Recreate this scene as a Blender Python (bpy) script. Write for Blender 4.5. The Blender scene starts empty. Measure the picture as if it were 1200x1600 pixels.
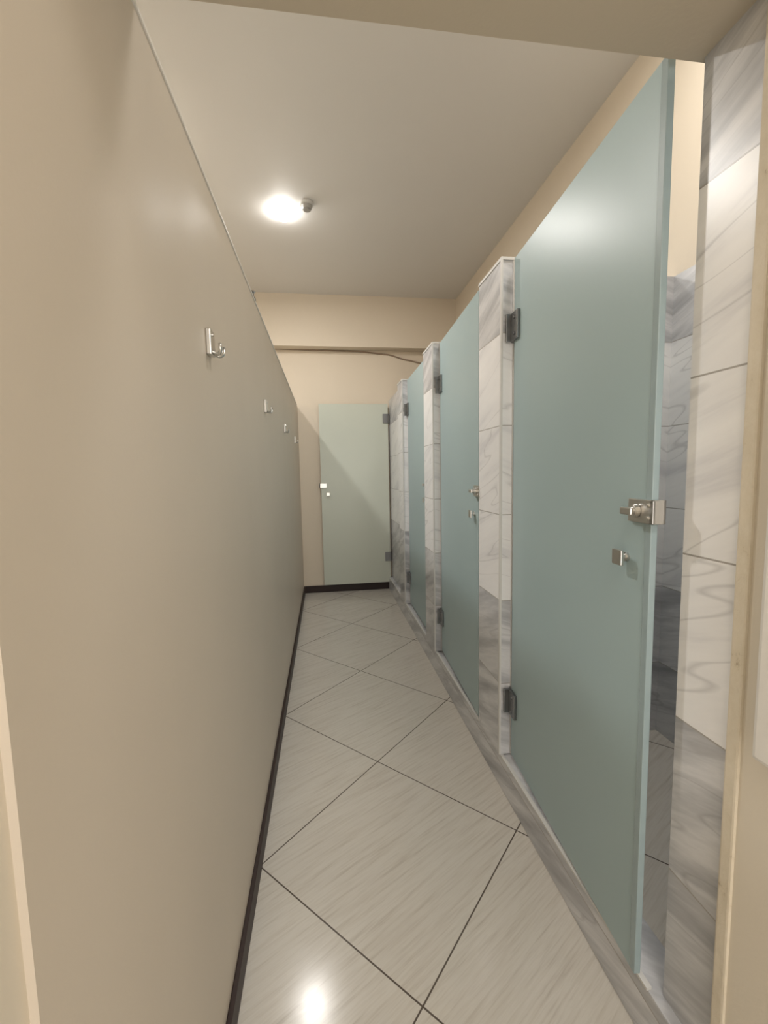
import bpy, bmesh, math
from mathutils import Vector, Matrix
S=1.25
scene=bpy.context.scene
scene.view_settings.view_transform='Standard'
scene.view_settings.look='None'
scene.view_settings.exposure=0.0

# ---------------- node helpers ----------------
def new_mat(name):
    m=bpy.data.materials.new(name); m.use_nodes=True
    nt=m.node_tree; b=nt.nodes['Principled BSDF']
    return m,nt,b
def srgb(r,g,b):
    f=lambda c:(c/255/12.92) if c/255<=0.04045 else ((c/255+0.055)/1.055)**2.4
    return (f(r),f(g),f(b),1)
def math_node(nt,op,a,b=None,c=None):
    n=nt.nodes.new('ShaderNodeMath'); n.operation=op
    for i,v in enumerate((a,b,c)):
        if v is None: continue
        if isinstance(v,(int,float)): n.inputs[i].default_value=v
        else: nt.links.new(v,n.inputs[i])
    return n.outputs[0]
def mix(nt,fac,c1,c2,blend='MIX'):
    n=nt.nodes.new('ShaderNodeMix'); n.data_type='RGBA'; n.blend_type=blend
    for idx,v in ((0,fac),(6,c1),(7,c2)):
        if isinstance(v,(int,float,tuple)): n.inputs[idx].default_value=v
        else: nt.links.new(v,n.inputs[idx])
    return n.outputs[2]
def noise(nt,vec,scale,detail=4,rough=.5,dist=0):
    n=nt.nodes.new('ShaderNodeTexNoise'); n.inputs['Scale'].default_value=scale
    n.inputs['Detail'].default_value=detail; n.inputs['Roughness'].default_value=rough
    n.inputs['Distortion'].default_value=dist
    nt.links.new(vec,n.inputs['Vector']); return n.outputs['Fac']
def ramp(nt,fac,stops):
    n=nt.nodes.new('ShaderNodeValToRGB'); e=n.color_ramp.elements
    while len(e)<len(stops): e.new(.5)
    for i,(p,c) in enumerate(stops): e[i].position=p; e[i].color=c
    nt.links.new(fac,n.inputs[0]); return n.outputs[0]
def position(nt):
    return nt.nodes.new('ShaderNodeNewGeometry').outputs['Position']
def mapping(nt,vec,rot=(0,0,0),scale=(1,1,1)):
    n=nt.nodes.new('ShaderNodeMapping'); n.inputs['Rotation'].default_value=rot
    n.inputs['Scale'].default_value=scale; nt.links.new(vec,n.inputs[0]); return n.outputs[0]
def bump(nt,b,h,strength,dist=.002,prev=None):
    n=nt.nodes.new('ShaderNodeBump'); n.inputs['Strength'].default_value=strength
    n.inputs['Distance'].default_value=dist
    if prev is not None: nt.links.new(prev,n.inputs['Normal'])
    nt.links.new(h,n.inputs['Height']); nt.links.new(n.outputs[0],b.inputs['Normal'])
    return n.outputs[0]

def plaster(name,c,rough=.6,var=.05,bs=.25,waves=False):
    m,nt,b=new_mat(name); p=position(nt)
    f=noise(nt,p,2.2,3)
    d=tuple(x*(1-var*2) for x in c[:3])+(1,)
    nt.links.new(mix(nt,f,c,d),b.inputs['Base Color'])
    b.inputs['Roughness'].default_value=rough
    n=None
    if waves:
        n=bump(nt,b,noise(nt,mapping(nt,p,scale=(1,2.6,.4)),1.0,1,.5,.0),.45,.03)
    bump(nt,b,noise(nt,p,160,3),bs,.001,n)
    return m
def plain(name,c,rough=.4,metal=0.):
    m,nt,b=new_mat(name); p=position(nt)
    f=noise(nt,p,30,3); d=tuple(x*.88 for x in c[:3])+(1,)
    nt.links.new(mix(nt,f,c,d),b.inputs['Base Color'])
    b.inputs['Roughness'].default_value=rough; b.inputs['Metallic'].default_value=metal
    return m

M={}
M['partition']=plaster('beige_painted_partition',srgb(210,199,184),.46,.04,.12,True)
M['wall']=plaster('cream_wall_paint',srgb(229,217,198),.6,.03)
M['jamb']=plaster('cream_jamb_paint',srgb(222,213,197),.55,.04)
M['lintel']=plaster('beige_lintel_paint',srgb(202,191,172),.6,.03)
M['ceil']=plaster('white_ceiling_paint',srgb(232,230,226),.55,.02,.1)
M['dark']=plain('dark_brown_baseboard',srgb(40,22,18),.5)
M['chrome']=plain('brushed_steel',srgb(218,217,214),.28,1.)
M['darkchrome']=plain('dark_steel',srgb(140,142,144),.3,1.)
M['white']=plain('white_plastic',srgb(218,217,214),.5)
M['seal']=plain('clear_seal_plastic',srgb(158,176,180),.25)
M['cable']=plain('grey_cable_sheath',srgb(160,140,120),.6)
M['panelwhite']=plain('off_white_panel',srgb(230,227,221),.45)
M['sensor']=plain('grey_sensor_plastic',srgb(176,174,170),.4)
def worn():
    m,nt,b=new_mat('worn_painted_edge'); p=position(nt)
    f=noise(nt,mapping(nt,p,scale=(20,30,22)),1.,6,.75,.2)
    nt.links.new(ramp(nt,f,[(.28,srgb(168,152,126)),(.36,srgb(212,201,180)),(.6,srgb(219,209,190))]),b.inputs['Base Color'])
    b.inputs['Roughness'].default_value=.7
    bump(nt,b,f,.5,.004); return m
M['worn']=worn()

def marble_tile():
    m,nt,b=new_mat('marble_wall_tile'); p=position(nt)
    sx=nt.nodes.new('ShaderNodeSeparateXYZ'); nt.links.new(p,sx.inputs[0])
    x,y,z=sx.outputs
    row=math_node(nt,'DIVIDE',math_node(nt,'SUBTRACT',z,1.128*S),.262*S)
    idx=math_node(nt,'FLOOR',row)
    fr=math_node(nt,'FRACT',row)
    g1=math_node(nt,'LESS_THAN',fr,.010)
    hi=math_node(nt,'GREATER_THAN',idx,.5); lo=math_node(nt,'LESS_THAN',idx,-2.5)
    grey=math_node(nt,'MAXIMUM',hi,lo)
    comb=nt.nodes.new('ShaderNodeCombineXYZ')
    nt.links.new(math_node(nt,'ADD',x,math_node(nt,'MULTIPLY',idx,3.1)),comb.inputs[0])
    nt.links.new(math_node(nt,'ADD',y,math_node(nt,'MULTIPLY',idx,1.7)),comb.inputs[1])
    nt.links.new(z,comb.inputs[2])
    mp=mapping(nt,mapping(nt,comb.outputs[0],rot=(math.radians(20),math.radians(-20),0)),scale=(1.3,1.8,16))
    f=noise(nt,mp,1.0,5,.6,.25)
    mp2=mapping(nt,mapping(nt,comb.outputs[0],rot=(math.radians(18),math.radians(-18),0)),scale=(.9,1.1,7))
    f2=noise(nt,mp2,1.0,2,.5,.2)
    vein=math_node(nt,'ABSOLUTE',math_node(nt,'SUBTRACT',f2,.5))
    veinm=math_node(nt,'SUBTRACT',1,math_node(nt,'MINIMUM',math_node(nt,'DIVIDE',vein,.008),1))
    light=ramp(nt,f,[(.3,srgb(220,220,223)),(.45,srgb(237,237,238)),(.75,srgb(246,246,246))])
    dark=ramp(nt,f,[(.3,srgb(158,159,163)),(.45,srgb(187,188,191)),(.6,srgb(218,218,220)),(.75,srgb(198,199,202))])
    c=mix(nt,grey,light,dark)
    c=mix(nt,math_node(nt,'MULTIPLY',veinm,.3),c,srgb(132,131,134))
    c=mix(nt,math_node(nt,'MULTIPLY',g1,.9),c,srgb(158,153,147))
    nt.links.new(c,b.inputs['Base Color']); b.inputs['Roughness'].default_value=.3
    return m
M['tile']=marble_tile()

def floor_mat():
    m,nt,b=new_mat('diagonal_travertine_tile'); p=position(nt)
    sx=nt.nodes.new('ShaderNodeSeparateXYZ'); nt.links.new(p,sx.inputs[0])
    x,y,z=sx.outputs; T=.4907*S; r=1/math.sqrt(2)
    pp=math_node(nt,'MULTIPLY',math_node(nt,'ADD',x,y),r)
    qq=math_node(nt,'MULTIPLY',math_node(nt,'SUBTRACT',x,y),r)
    a=math_node(nt,'DIVIDE',math_node(nt,'SUBTRACT',pp,1.0935*S),T)
    q=math_node(nt,'DIVIDE',math_node(nt,'ADD',qq,.8807*S),T)
    ia=math_node(nt,'FLOOR',a); iq=math_node(nt,'FLOOR',q)
    def edge(v):
        f=math_node(nt,'FRACT',v)
        d=math_node(nt,'MINIMUM',f,math_node(nt,'SUBTRACT',1,f))
        return math_node(nt,'LESS_THAN',d,.0034)
    g=math_node(nt,'MAXIMUM',edge(a),edge(q))
    comb=nt.nodes.new('ShaderNodeCombineXYZ')
    nt.links.new(math_node(nt,'ADD',pp,math_node(nt,'MULTIPLY',iq,7.3)),comb.inputs[0])
    nt.links.new(math_node(nt,'ADD',qq,math_node(nt,'MULTIPLY',ia,3.7)),comb.inputs[1])
    nt.links.new(math_node(nt,'MULTIPLY',math_node(nt,'ADD',ia,iq),1.3),comb.inputs[2])
    rot=(0,0,math.radians(-14))
    m1=mapping(nt,mapping(nt,comb.outputs[0],rot=rot),scale=(5,95,1))
    f=noise(nt,m1,1.,5,.65,.12)
    m2=mapping(nt,mapping(nt,comb.outputs[0],rot=rot),scale=(1.4,14,1))
    f2=noise(nt,m2,1.,4,.5,.3)
    c=ramp(nt,f,[(.3,srgb(180,173,163)),(.44,srgb(198,193,184)),(.58,srgb(207,203,195)),(.76,srgb(190,185,176))])
    c=mix(nt,math_node(nt,'MULTIPLY',f2,.5),c,srgb(188,182,172))
    c=mix(nt,g,c,srgb(88,80,73))
    nt.links.new(c,b.inputs['Base Color'])
    rr=math_node(nt,'ADD',math_node(nt,'MULTIPLY',f,.06),.13)
    nt.links.new(rr,b.inputs['Roughness'])
    b.inputs['Specular IOR Level'].default_value=.35
    bump(nt,b,f,.04,.0005)
    return m
M['floor']=floor_mat()

def glass(name,c,tr=.2):
    m,nt,b=new_mat(name); p=position(nt)
    f=noise(nt,p,1.3,2); d=tuple(x*.86 for x in c[:3])+(1,)
    nt.links.new(mix(nt,f,c,d),b.inputs['Base Color'])
    b.inputs['Roughness'].default_value=.34
    b.inputs['Specular IOR Level'].default_value=.6
    bump(nt,b,noise(nt,p,500,2),.1,.0005)
    t=nt.nodes.new('ShaderNodeBsdfTranslucent'); t.inputs[0].default_value=c
    ms=nt.nodes.new('ShaderNodeMixShader'); ms.inputs[0].default_value=tr
    nt.links.new(b.outputs[0],ms.inputs[1]); nt.links.new(t.outputs[0],ms.inputs[2])
    nt.links.new(ms.outputs[0],nt.nodes['Material Output'].inputs['Surface'])
    return m
M['glass']=glass('frosted_green_glass',srgb(184,206,209),.16)
M['glassend']=glass('pale_frosted_green_glass',srgb(214,220,207),.05)
def emit(name,c,s):
    m,nt,b=new_mat(name)
    b.inputs['Base Color'].default_value=(.9,.9,.9,1)
    b.inputs['Emission Color'].default_value=c; b.inputs['Emission Strength'].default_value=s
    return m
M['lamp']=emit('lamp_diffuser_glow',(1,.97,.93,1),42)

# ---------------- mesh helpers (units of S) ----------------
def link(o,parent=None):
    scene.collection.objects.link(o)
    if parent is not None: o.parent=parent
    return o
def mesh_obj(name,bm,mat,parent=None,smooth=False):
    me=bpy.data.meshes.new(name); bm.to_mesh(me); bm.free()
    me.materials.append(mat)
    if smooth:
        for p in me.polygons: p.use_smooth=True
    return link(bpy.data.objects.new(name,me),parent)
def add_box(bm,x0,x1,y0,y1,z0,z1,bev=0):
    r=bmesh.ops.create_cube(bm,size=1)
    vs=r['verts']
    for v in vs:
        v.co=Vector(((x0+x1)/2+v.co.x*(x1-x0),(y0+y1)/2+v.co.y*(y1-y0),(z0+z1)/2+v.co.z*(z1-z0)))*S
    if bev:
        es=list({e for v in vs for e in v.link_edges})
        bmesh.ops.bevel(bm,geom=es,offset=bev*S,segments=2,affect='EDGES',profile=.6)
def box(name,x0,x1,y0,y1,z0,z1,mat,parent=None,bev=0,struct=True):
    bm=bmesh.new()
    if parent is None:
        c=((x0+x1)/2,(y0+y1)/2,z0)
    else: c=(0,0,0)
    add_box(bm,x0-c[0],x1-c[0],y0-c[1],y1-c[1],z0-c[2],z1-c[2],bev)
    o=mesh_obj(name,bm,M[mat],parent)
    if parent is None:
        o.location=Vector(c)*S
        if struct: o['kind']='structure'
    return o
def add_cyl(bm,c,r,h,axis='Z',r2=None,seg=32,bev=0):
    rot={'Z':Matrix.Identity(4),'X':Matrix.Rotation(math.pi/2,4,'Y'),'Y':Matrix.Rotation(-math.pi/2,4,'X')}[axis]
    res=bmesh.ops.create_cone(bm,cap_ends=True,segments=seg,radius1=r*S,radius2=(r if r2 is None else r2)*S,depth=h*S,
        matrix=Matrix.Translation(Vector(c)*S)@rot)
    if bev:
        vs=set(res['verts'])
        es=[e for e in bm.edges if e.verts[0] in vs and e.verts[1] in vs and len(e.link_faces)==2 and any(len(f.verts)>4 for f in e.link_faces)]
        bmesh.ops.bevel(bm,geom=es,offset=bev*S,segments=2,affect='EDGES')
def empty(name,loc,label,cat,group=None):
    e=bpy.data.objects.new(name,None); e.empty_display_size=.05
    e.location=Vector(loc)*S; link(e); e['label']=label; e['category']=cat
    if group: e['group']=group
    return e
def lab(o,label,cat): o['label']=label; o['category']=cat; return o

# ---------------- room shell ----------------
CZ=2.385
box('floor',-1.2,.53,-1.5,3.6,-.06,0,'floor')
box('ceiling',-1.2,1.18,-1.5,3.68,CZ,CZ+.06,'ceil')
box('wall_back',-1.2,1.18,3.6,3.68,0,CZ,'wall')
box('wall_beam',-1.2,1.1,3.5,3.6,1.994,CZ,'wall')
box('wall_right',1.1,1.18,.485,3.6,0,1.59,'tile')
box('wall_right_upper',1.1,1.18,.485,3.6,1.59,CZ,'wall')
box('wall_far_left',-1.28,-1.2,-1.5,3.68,0,CZ,'wall')
box('wall_left',-.27,-.2,.284,3.6,0,1.54,'partition')
box('trim_1',-.275,-.197,.284,3.5,1.54,1.546,'panelwhite',bev=.002)
box('wall_entry_left',-1.2,-.206,-1.5,.284,0,CZ,'jamb')
box('wall_entry_right',.535,1.18,-1.5,.485,0,CZ,'jamb')
box('wall_entry_rear',-1.28,1.18,-1.58,-1.5,0,CZ,'wall')
box('wall_lintel',-1.2,1.1,.286,.588,1.563,CZ,'lintel')
box('trim_2',.510,.535,.25,.434,.64,1.563,'panelwhite',bev=.005)
box('trim_6',.531,.5395,.468,.487,.0,1.563,'worn',bev=.003)
box('baseboard_left',-.2,-.190,.284,3.588,0,.056,'dark',bev=.002)
box('baseboard_back',-.2,.52,3.588,3.6,0,.058,'dark',bev=.002)
box('trim_curb',.52,.60,.50,3.6,0,.108,'tile',bev=.003)
box('floor_stall',.60,1.1,.58,3.6,.0,.10,'floor')
box('trim_curb_edge',.517,.527,.59,3.5,.108,.113,'white')
box('wall_pier_near',.54,1.1,.487,.58,0.108,1.563,'tile')
for i,(a,b_,c_) in enumerate(((1.21,1.39,.08),(2.0,2.19,.08),(2.79,2.97,.08))):
    bm=bmesh.new(); 
    add_box(bm,.515,.60,a,b_,.113,1.595)
    m=(a+b_)/2
    add_box(bm,.60,1.1,m-.04,m+.04,.10,1.59)
    o=mesh_obj('wall_pier_%s'%('front','middle','rear')[i],bm,M['tile']); o['kind']='structure'
    bm=bmesh.new()
    add_box(bm,.5125,.518,a-.003,a+.006,.113,1.598)
    add_box(bm,.518,.552,a-.003,a+.006,1.590,1.598)
    add_box(bm,.5125,.518,a+.006,b_,1.590,1.598)
    add_box(bm,.548,.552,a-.002,a+.006,.113,1.590)
    o=mesh_obj('trim_%d'%(3+i),bm,M['white']); o['kind']='structure'
box('wall_stall_end',.547,.60,2.97,3.6,.108,1.59,'tile')

# ---------------- doors ----------------
def hinge(parent,z,thick=.004):
    bm=bmesh.new()
    add_box(bm,-.013,-.004,-.056,-.012,z-.038,z+.038,.0015)
    add_box(bm,.004,.013,-.056,-.012,z-.038,z+.038,.0015)
    add_cyl(bm,(-.003,-.008,z),.0075,.078,'Z',seg=20)
    add_box(bm,-.026,.016,-.0115,-.0055,z-.038,z+.038,.0015)
    for dz in (-.022,.022):
        add_cyl(bm,(-.0145,-.036,z+dz),.005,.003,'X',seg=16)
    o=mesh_obj('hinge',bm,M['darkchrome'],parent); o['label']='steel glass-door hinge clamp'
    return o
def make_door(loc,rot,w,z0,z1,glassm,label,zlock=.93,zknob=.848,hinges=(1.40,.295),group=None,seal=True):
    d=empty('stall_door',(loc[0],loc[1],z0),label,'door',group)
    d.rotation_euler=(0,0,rot)
    hgt=z1-z0
    bm=bmesh.new(); add_box(bm,-.004,.004,-w,-.012,0,hgt,.001)
    mesh_obj('panel',bm,M[glassm],d)
    if seal:
        bm=bmesh.new()
        add_box(bm,-.0055,.0055,-w-.004,-w+.010,.004,hgt-.002,.0012)
        mesh_obj('seal_strip',bm,M['seal'],d)['label']='translucent plastic edge seal'
    for z in hinges: hinge(d,z-z0)
    zl=zlock-z0; zk=zknob-z0
    bm=bmesh.new()
    for s in (-1,1):
        add_box(bm,min(s*.0055,s*.011),max(s*.0055,s*.011),-w-.014,-w+.046,zl-.019,zl+.019,.0015)
    add_box(bm,-.011,.011,-w-.014,-w-.006,zl-.019,zl+.019,.0015)
    for dz in (-.010,.010): add_cyl(bm,(-.0125,-w-.003,zl+dz),.003,.003,'X',seg=16)
    lk=mesh_obj('lock',bm,M['chrome'],d); lk['label']='square steel lock plate'
    bm=bmesh.new()
    add_cyl(bm,(-.015,-w+.024,zl),.011,.008,'X',seg=28,bev=.0012)
    add_cyl(bm,(-.022,-w+.024,zl),.006,.010,'X',seg=24)
    add_box(bm,-.031,-.026,-w+.010,-w+.038,zl-.006,zl+.006,.002)
    mesh_obj('thumb_turn',bm,M['chrome'],lk)
    bm=bmesh.new()
    for s in (-1,1):
        add_cyl(bm,(s*.006,-w+.055,zk),.008,.004,'X',seg=24)
        add_cyl(bm,(s*.013,-w+.055,zk),.005,.012,'X',seg=24)
        add_box(bm,min(s*.018,s*.023),max(s*.018,s*.023),-w+.042,-w+.068,zk-.013,zk+.013,.001)
    mesh_obj('knob',bm,M['chrome'],d)['label']='square steel pull knob'
    return d
G='frosted glass stall doors'
make_door((.55,1.205,0),math.radians(-3.9),.60,.122,1.588,'glass','tall frosted green glass stall door standing slightly ajar',group=G)
make_door((.55,1.995,0),math.radians(-2.6),.60,.122,1.588,'glass','frosted green glass stall door between two tiled piers',group=G)
make_door((.55,2.785,0),math.radians(-.8),.585,.122,1.588,'glass','frosted green glass stall door nearest the end wall',group=G)
make_door((.544,3.555,0),math.radians(-90),.574,.07,1.56,'glassend','pale frosted glass door closed against the cream end wall',
          zlock=.90,zknob=.83,hinges=(1.44,.29),seal=False,group=G)

# ---------------- coat hooks ----------------
def add_tube(bm,pts,r,seg=12):
    rings=[]
    for i,p in enumerate(pts):
        p=Vector(p); a=Vector(pts[max(i-1,0)]); b=Vector(pts[min(i+1,len(pts)-1)])
        t=(b-a).normalized(); n=t.cross(Vector((0,1,0)))
        if n.length<1e-4: n=t.cross(Vector((1,0,0)))
        n.normalize(); m=t.cross(n)
        rings.append([bm.verts.new((p+(n*math.cos(k*2*math.pi/seg)+m*math.sin(k*2*math.pi/seg))*r)*S) for k in range(seg)])
    for a,b in zip(rings,rings[1:]):
        for k in range(seg):
            bm.faces.new((a[k],a[(k+1)%seg],b[(k+1)%seg],b[k]))
    bm.faces.new(rings[0][::-1]); bm.faces.new(rings[-1])
    bmesh.ops.recalc_face_normals(bm,faces=bm.faces)
bm=bmesh.new(); add_box(bm,0,.009,-.015,.015,-.021,.024,.002)
add_cyl(bm,(.0095,0,.016),.003,.003,'X',seg=12); add_cyl(bm,(.0095,0,-.015),.003,.003,'X',seg=12)
plate_me=bpy.data.meshes.new('back_plate'); bm.to_mesh(plate_me); bm.free(); plate_me.materials.append(M['chrome'])
prongs=[]
for s in (-1,1):
    bm=bmesh.new()
    pts=[(.006,s*.005,-.014)]
    for k in range(0,9):
        a=math.pi*(-.5)+math.pi*.5*k/8
        pts.append((.016+.008*math.cos(a),s*(.006+.007*k/8),-.012+.008*math.sin(a)))
    pts.append((.024,s*.014,-.002))
    add_tube(bm,pts,.003)
    me=bpy.data.meshes.new('hook_prong'); bm.to_mesh(me); bm.free(); me.materials.append(M['chrome'])
    for p in me.polygons: p.use_smooth=True
    prongs.append(me)
for Y in (.83,1.565,2.305,3.08):
    e=empty('coat_hook',(-.2,Y,1.236),'small chrome double coat hook screwed to beige partition','hook','coat hooks along the partition')
    link(bpy.data.objects.new('back_plate',plate_me),e)
    for me in prongs: link(bpy.data.objects.new('hook_prong',me),e)

# ---------------- ceiling lamp, sensor ----------------
def dome(bm,r,h,seg=48,rings=10,z=0):
    rs=[]
    for i in range(rings):
        a=i/rings*math.pi/2
        rs.append([bm.verts.new(Vector((r*math.cos(a)*math.cos(k*2*math.pi/seg),r*math.cos(a)*math.sin(k*2*math.pi/seg),z-h*math.sin(a)))*S) for k in range(seg)])
    tip=bm.verts.new(Vector((0,0,z-h))*S)
    for a,b in zip(rs,rs[1:]):
        for k in range(seg): bm.faces.new((a[k],b[k],b[(k+1)%seg],a[(k+1)%seg]))
    for k in range(seg): bm.faces.new((rs[-1][k],tip,rs[-1][(k+1)%seg]))
    bmesh.ops.recalc_face_normals(bm,faces=bm.faces)
def area(name,loc,size,power,col,rot=(0,0,0),shape='DISK',size_y=None):
    l=bpy.data.lights.new(name,'AREA'); l.shape=shape; l.size=size*S
    if size_y: l.size_y=size_y*S
    l.energy=power; l.color=col
    o=bpy.data.objects.new(name,l); o.location=Vector(loc)*S; o.rotation_euler=rot; link(o); return o
def lamp(x,y,label,power,size=.09):
    e=empty('ceiling_lamp',(x,y,CZ),label,'lamp','round ceiling lamps')
    bm=bmesh.new(); add_cyl(bm,(0,0,-.003),.048,.006,'Z',seg=48)
    mesh_obj('lamp_base',bm,M['white'],e)
    bm=bmesh.new(); dome(bm,.054,.040,z=-.004)
    mesh_obj('diffuser',bm,M['lamp'],e,True)
    if power: area('lamp_light',(x,y,CZ-.046),size,power,(1,.968,.93))
lamp(-.173,2.449,'round white glowing ceiling lamp beside the sensor',11)
lamp(.12,-.35,'round white ceiling lamp above the entry passage',11,.5)
lamp(.72,.88,'added round fill lamp above the first stall',8,.2)  # added lamp hidden from view, brightens the dark stall interior
lamp(-.75,1.9,'added round fill lamp beyond the beige partition',28)  # added lamp, out of view, lifts the ceiling brightness
area('entry_fill_light',(.165,-1.3,1.25),.66,24,(1,.973,.94),rot=(math.radians(90),0,0),shape='RECTANGLE',size_y=2.0)  # added fill panel behind the camera, flattens the lighting
e=empty('smoke_detector',(-.045,2.36,CZ),'small round white ceiling detector beside the lamp','detector')
bm=bmesh.new(); add_cyl(bm,(0,0,-.009),.034,.018,'Z',seg=40,bev=.003); mesh_obj('detector_base',bm,M['white'],e)
bm=bmesh.new(); add_cyl(bm,(0,0,-.027),.022,.018,'Z',r2=.027,seg=40); 
add_cyl(bm,(0,0,-.038),.019,.006,'Z',seg=40,bev=.002); mesh_obj('detector_head',bm,M['sensor'],e)

# ---------------- cable ----------------
bm=bmesh.new()
pts=[]
ctrl=[(-.6,1.99),(-.35,1.995),(-.05,1.990),(.305,1.985),(.55,1.965),(.7,1.925),(.85,1.895),(1.05,1.87)]
for i in range(len(ctrl)-1):
    for k in range(6):
        t=k/6; t2=t*t*(3-2*t)
        pts.append((ctrl[i][0]+(ctrl[i+1][0]-ctrl[i][0])*t,3.595,ctrl[i][1]+(ctrl[i+1][1]-ctrl[i][1])*(t*.6+t2*.4)))
pts.append((1.1,3.595,1.865))
add_tube(bm,pts,.006,10)
lab(mesh_obj('cable',bm,M['cable'],None,True),'thin grey-brown cable sagging along the end wall under the beam','cable')
bm=bmesh.new(); add_box(bm,-.012,.012,-.01,.01,0,.006,.001); add_cyl(bm,(.004,0,.014),.004,.02,'Z',seg=12); add_cyl(bm,(.004,0,.024),.008,.004,'Z',seg=12)
o=mesh_obj('cable_clip',bm,M['darkchrome']); o.location=Vector((-.208,1.44,1.546))*S
lab(o,'tiny dark metal clip on top of the partition','clip')

# ---------------- world and camera ----------------
w=bpy.data.worlds.new('World'); scene.world=w; w.use_nodes=True
w.node_tree.nodes['Background'].inputs[0].default_value=(.9,.85,.78,1)
w.node_tree.nodes['Background'].inputs[1].default_value=.3
f=670.; p=math.radians(5.28); psi=math.radians(7.77); ro=.02
F=Vector((math.sin(psi),math.cos(psi),0)); R=Vector((math.cos(psi),-math.sin(psi),0)); Z=Vector((0,0,1))
C=math.cos(p)*F-math.sin(p)*Z; U=math.sin(p)*F+math.cos(p)*Z
cr=(R-U*ro).normalized(); cu=(U+R*ro).normalized(); cb=cr.cross(cu)
cam=bpy.data.cameras.new('Camera'); co=bpy.data.objects.new('Camera',cam); link(co)
mat=Matrix((cr,cu,cb)).transposed().to_4x4(); mat.translation=Vector((0,0,1))*S
co.matrix_world=mat
cam.sensor_fit='VERTICAL'; cam.sensor_height=36; cam.sensor_width=27; cam.lens=f/1600*36
cam.clip_start=.01
scene.camera=co
